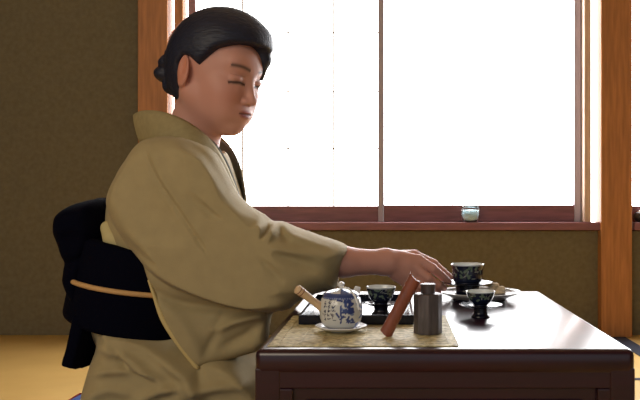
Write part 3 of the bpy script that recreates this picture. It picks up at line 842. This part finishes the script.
# ---- collars
def band(name, top, bot, th, m_, thick_dir=None):
    T_ = catmull(top, 8); B2 = catmull(bot, 8); n_ = min(len(T_), len(B2)); v = []; f = []; R_ = 7
    cen = np.mean([*T_, *B2], 0)
    for i in range(n_):
        t, b = T_[i], B2[i]
        a0 = T_[max(i - 1, 0)]; a1 = T_[min(i + 1, n_ - 1)]
        nn = np.cross(a1 - a0, b - t); nn /= (np.linalg.norm(nn) + 1e-9)
        for s_ in (1, -1):
            for k in range(R_):
                u = k / (R_ - 1); u = u if s_ == 1 else 1 - u
                bul = th * (math.sin(math.pi * min(1, max(0, u))) ** .5 * .7 + .3)
                v.append(t + (b - t) * u + nn * bul * s_ * .5)
    W2 = 2 * R_
    for i in range(n_ - 1):
        for k in range(W2): f.append((i * W2 + k, i * W2 + (k + 1) % W2, (i + 1) * W2 + (k + 1) % W2, (i + 1) * W2 + k))
    f.append(tuple(range(W2))); f.append(tuple((n_ - 1) * W2 + k for k in range(W2))[::-1])
    return MB().add(v, f).build(name, m_, wo, smooth=True)
def sym(near):          # near side points from back centre; mirrored across YC for the far side
    far = [(p[0], 2 * YC - p[1], p[2]) for p in near[1:]][::-1]
    return far + near
ctop = [P(134, 116, 1.53), P(141, 111, 1.49), P(158, 111, 1.455), P(178, 117, 1.438), P(197, 128, 1.435), P(212, 142, 1.445), P(225, 162, 1.462), P(238, 193, 1.495)]
cbot = [P(141, 143, 1.53), P(147, 143, 1.48), P(160, 141, 1.435), P(180, 140, 1.405), P(197, 150, 1.395), P(209, 166, 1.40), P(221, 186, 1.42), P(231, 208, 1.46)]
band('collar', sym(ctop), sym(cbot), .007, M['collar'])
jt = [P(146, 122, 1.53), P(152, 118, 1.495), P(166, 117, 1.468), P(183, 122, 1.452), P(201, 133, 1.452), P(216, 144, 1.462), P(229, 165, 1.478), P(240, 196, 1.505)]
jb = [P(152, 140, 1.53), P(156, 138, 1.495), P(168, 136, 1.462), P(184, 138, 1.444), P(199, 148, 1.442), P(212, 160, 1.450), P(224, 180, 1.465), P(237, 206, 1.495)]
o = band('under_collar', sym(jt), sym(jb), .004, M['juban']); o['label'] = 'dark grey green inner collar edge'

# ---- obi band, drum knot, tail
tilt = roty(12)
OC = np.array(P(146, 284, YC)); 
ob = Field(axes((-.72, 1.34, .20), (-.32, 1.72, .52), .004))
def obi(X, Y, Z):
    x, y, z = X - OC[0], Y - OC[1], Z - OC[2]
    lx = tilt[0][0] * x + tilt[2][0] * z; lz = tilt[0][2] * x + tilt[2][2] * z
    r = np.sqrt((lx / .140) ** 2 + (y / .160) ** 2)
    return smax((r - 1) * .14, np.abs(lz) - .082, .012)
obi.bb = (OC - .25, OC + .25)
ob.add(obi); ob.build('obi_band', M['obi'], wo)
dr = Field(axes((-.76, 1.36, .18), (-.44, 1.70, .60), .004))
drum = [(a - 4, b - 2) for a, b in [(66, 206), (80, 202), (97, 200), (106, 214), (112, 236), (104, 262), (98, 300), (96, 317), (84, 320), (74, 314), (66, 298), (61, 284), (62, 268), (57, 250), (52, 234), (54, 216)]]
fd = [([(58, 262), (75, 262), (92, 256)], -.010, .008), ([(62, 232), (80, 226), (98, 232)], .008, .012)]
dr.add(pillow(drum, 1.44, YC, .125, .035, fd))
dr.build('obi_drum_knot', M['obi'], wo)
tl = Field(axes((-.74, 1.36, .17), (-.50, 1.70, .36), .004))
tl.add(pillow([(77, 308), (99, 308), (95, 330), (90, 350), (84, 371), (66, 366), (64, 361), (69, 345)], 1.43, YC - .01, .13, .012, (), smooth=False))
tl.build('obi_tail', M['obi'], wo)
# obijime cord round the band
v = []
for k in range(25):
    a_ = math.radians(-168 + k * 7.0)          # near half, back to front
    lx, ly = math.cos(a_) * .1445, math.sin(a_) * .1645
    p = OC + tilt @ np.array((lx, 0, .004 - .010 * (-lx / .14))); v.append((p[0], OC[1] + ly, p[2]))
v2 = v[2:]
MB().tube(v2, .0048, 12).build('obijime_cord', M['cord'], wo, smooth=True)
e = Field(axes(P(143, 300, 1.37), P(160, 285, 1.40), .0015)) if False else None
# obiage sash showing above the band
oa = Field(axes((-.66, 1.36, .42), (-.46, 1.60, .54), .003))
oa.add(cone(P(108, 228, 1.425), P(113, 238, 1.415), .014, .018)); oa.add(cone(P(113, 238, 1.415), P(140, 258, 1.395), .014, .010), .01)
oa.build('obiage_sash', M['obiage'], wo)

# ================================================================ LIGHT, WORLD, CAMERA
wd = bpy.data.worlds.new('World'); S.world = wd; wd.use_nodes = True
wd.node_tree.nodes['Background'].inputs[0].default_value = (0.9, 0.95, 1.0, 1)
wd.node_tree.nodes['Background'].inputs[1].default_value = 0.5
def area(name, loc, rot, sx, sy, energy, col):
    l = bpy.data.lights.new(name, 'AREA'); l.shape = 'RECTANGLE'; l.size = sx; l.size_y = sy; l.energy = energy; l.color = col
    o = bpy.data.objects.new(name, l); COL.objects.link(o); o.location = loc; o.rotation_euler = rot; return o
# added warm fill, high behind and left of the camera, source unseen
area('rear_left_fill', (-1.7, YB + .4, 1.75), (math.radians(68), 0, math.radians(-22)), 1.8, 1.0, 30, (1.0, .86, .66))
# daylight pouring in through the main window
area('window_daylight', (-.1, DW - .06, 1.25), (math.radians(-90), 0, 0), 1.6, 1.3, 14, (.92, .95, 1.0))

cam = bpy.data.cameras.new('Camera'); co = bpy.data.objects.new('Camera', cam); COL.objects.link(co)
co.location = (0, 0, CZ); co.rotation_euler = (math.radians(90), 0, 0)
cam.sensor_width = 36; cam.lens = F0 / 640 * 36; cam.shift_x = -(VX - 320) / 640; cam.clip_start = .02
S.camera = co
S.view_settings.view_transform = 'Standard'; S.view_settings.look = 'None'
S.view_settings.exposure = 0.0; S.view_settings.gamma = 1.0; S.view_settings.use_curve_mapping = False
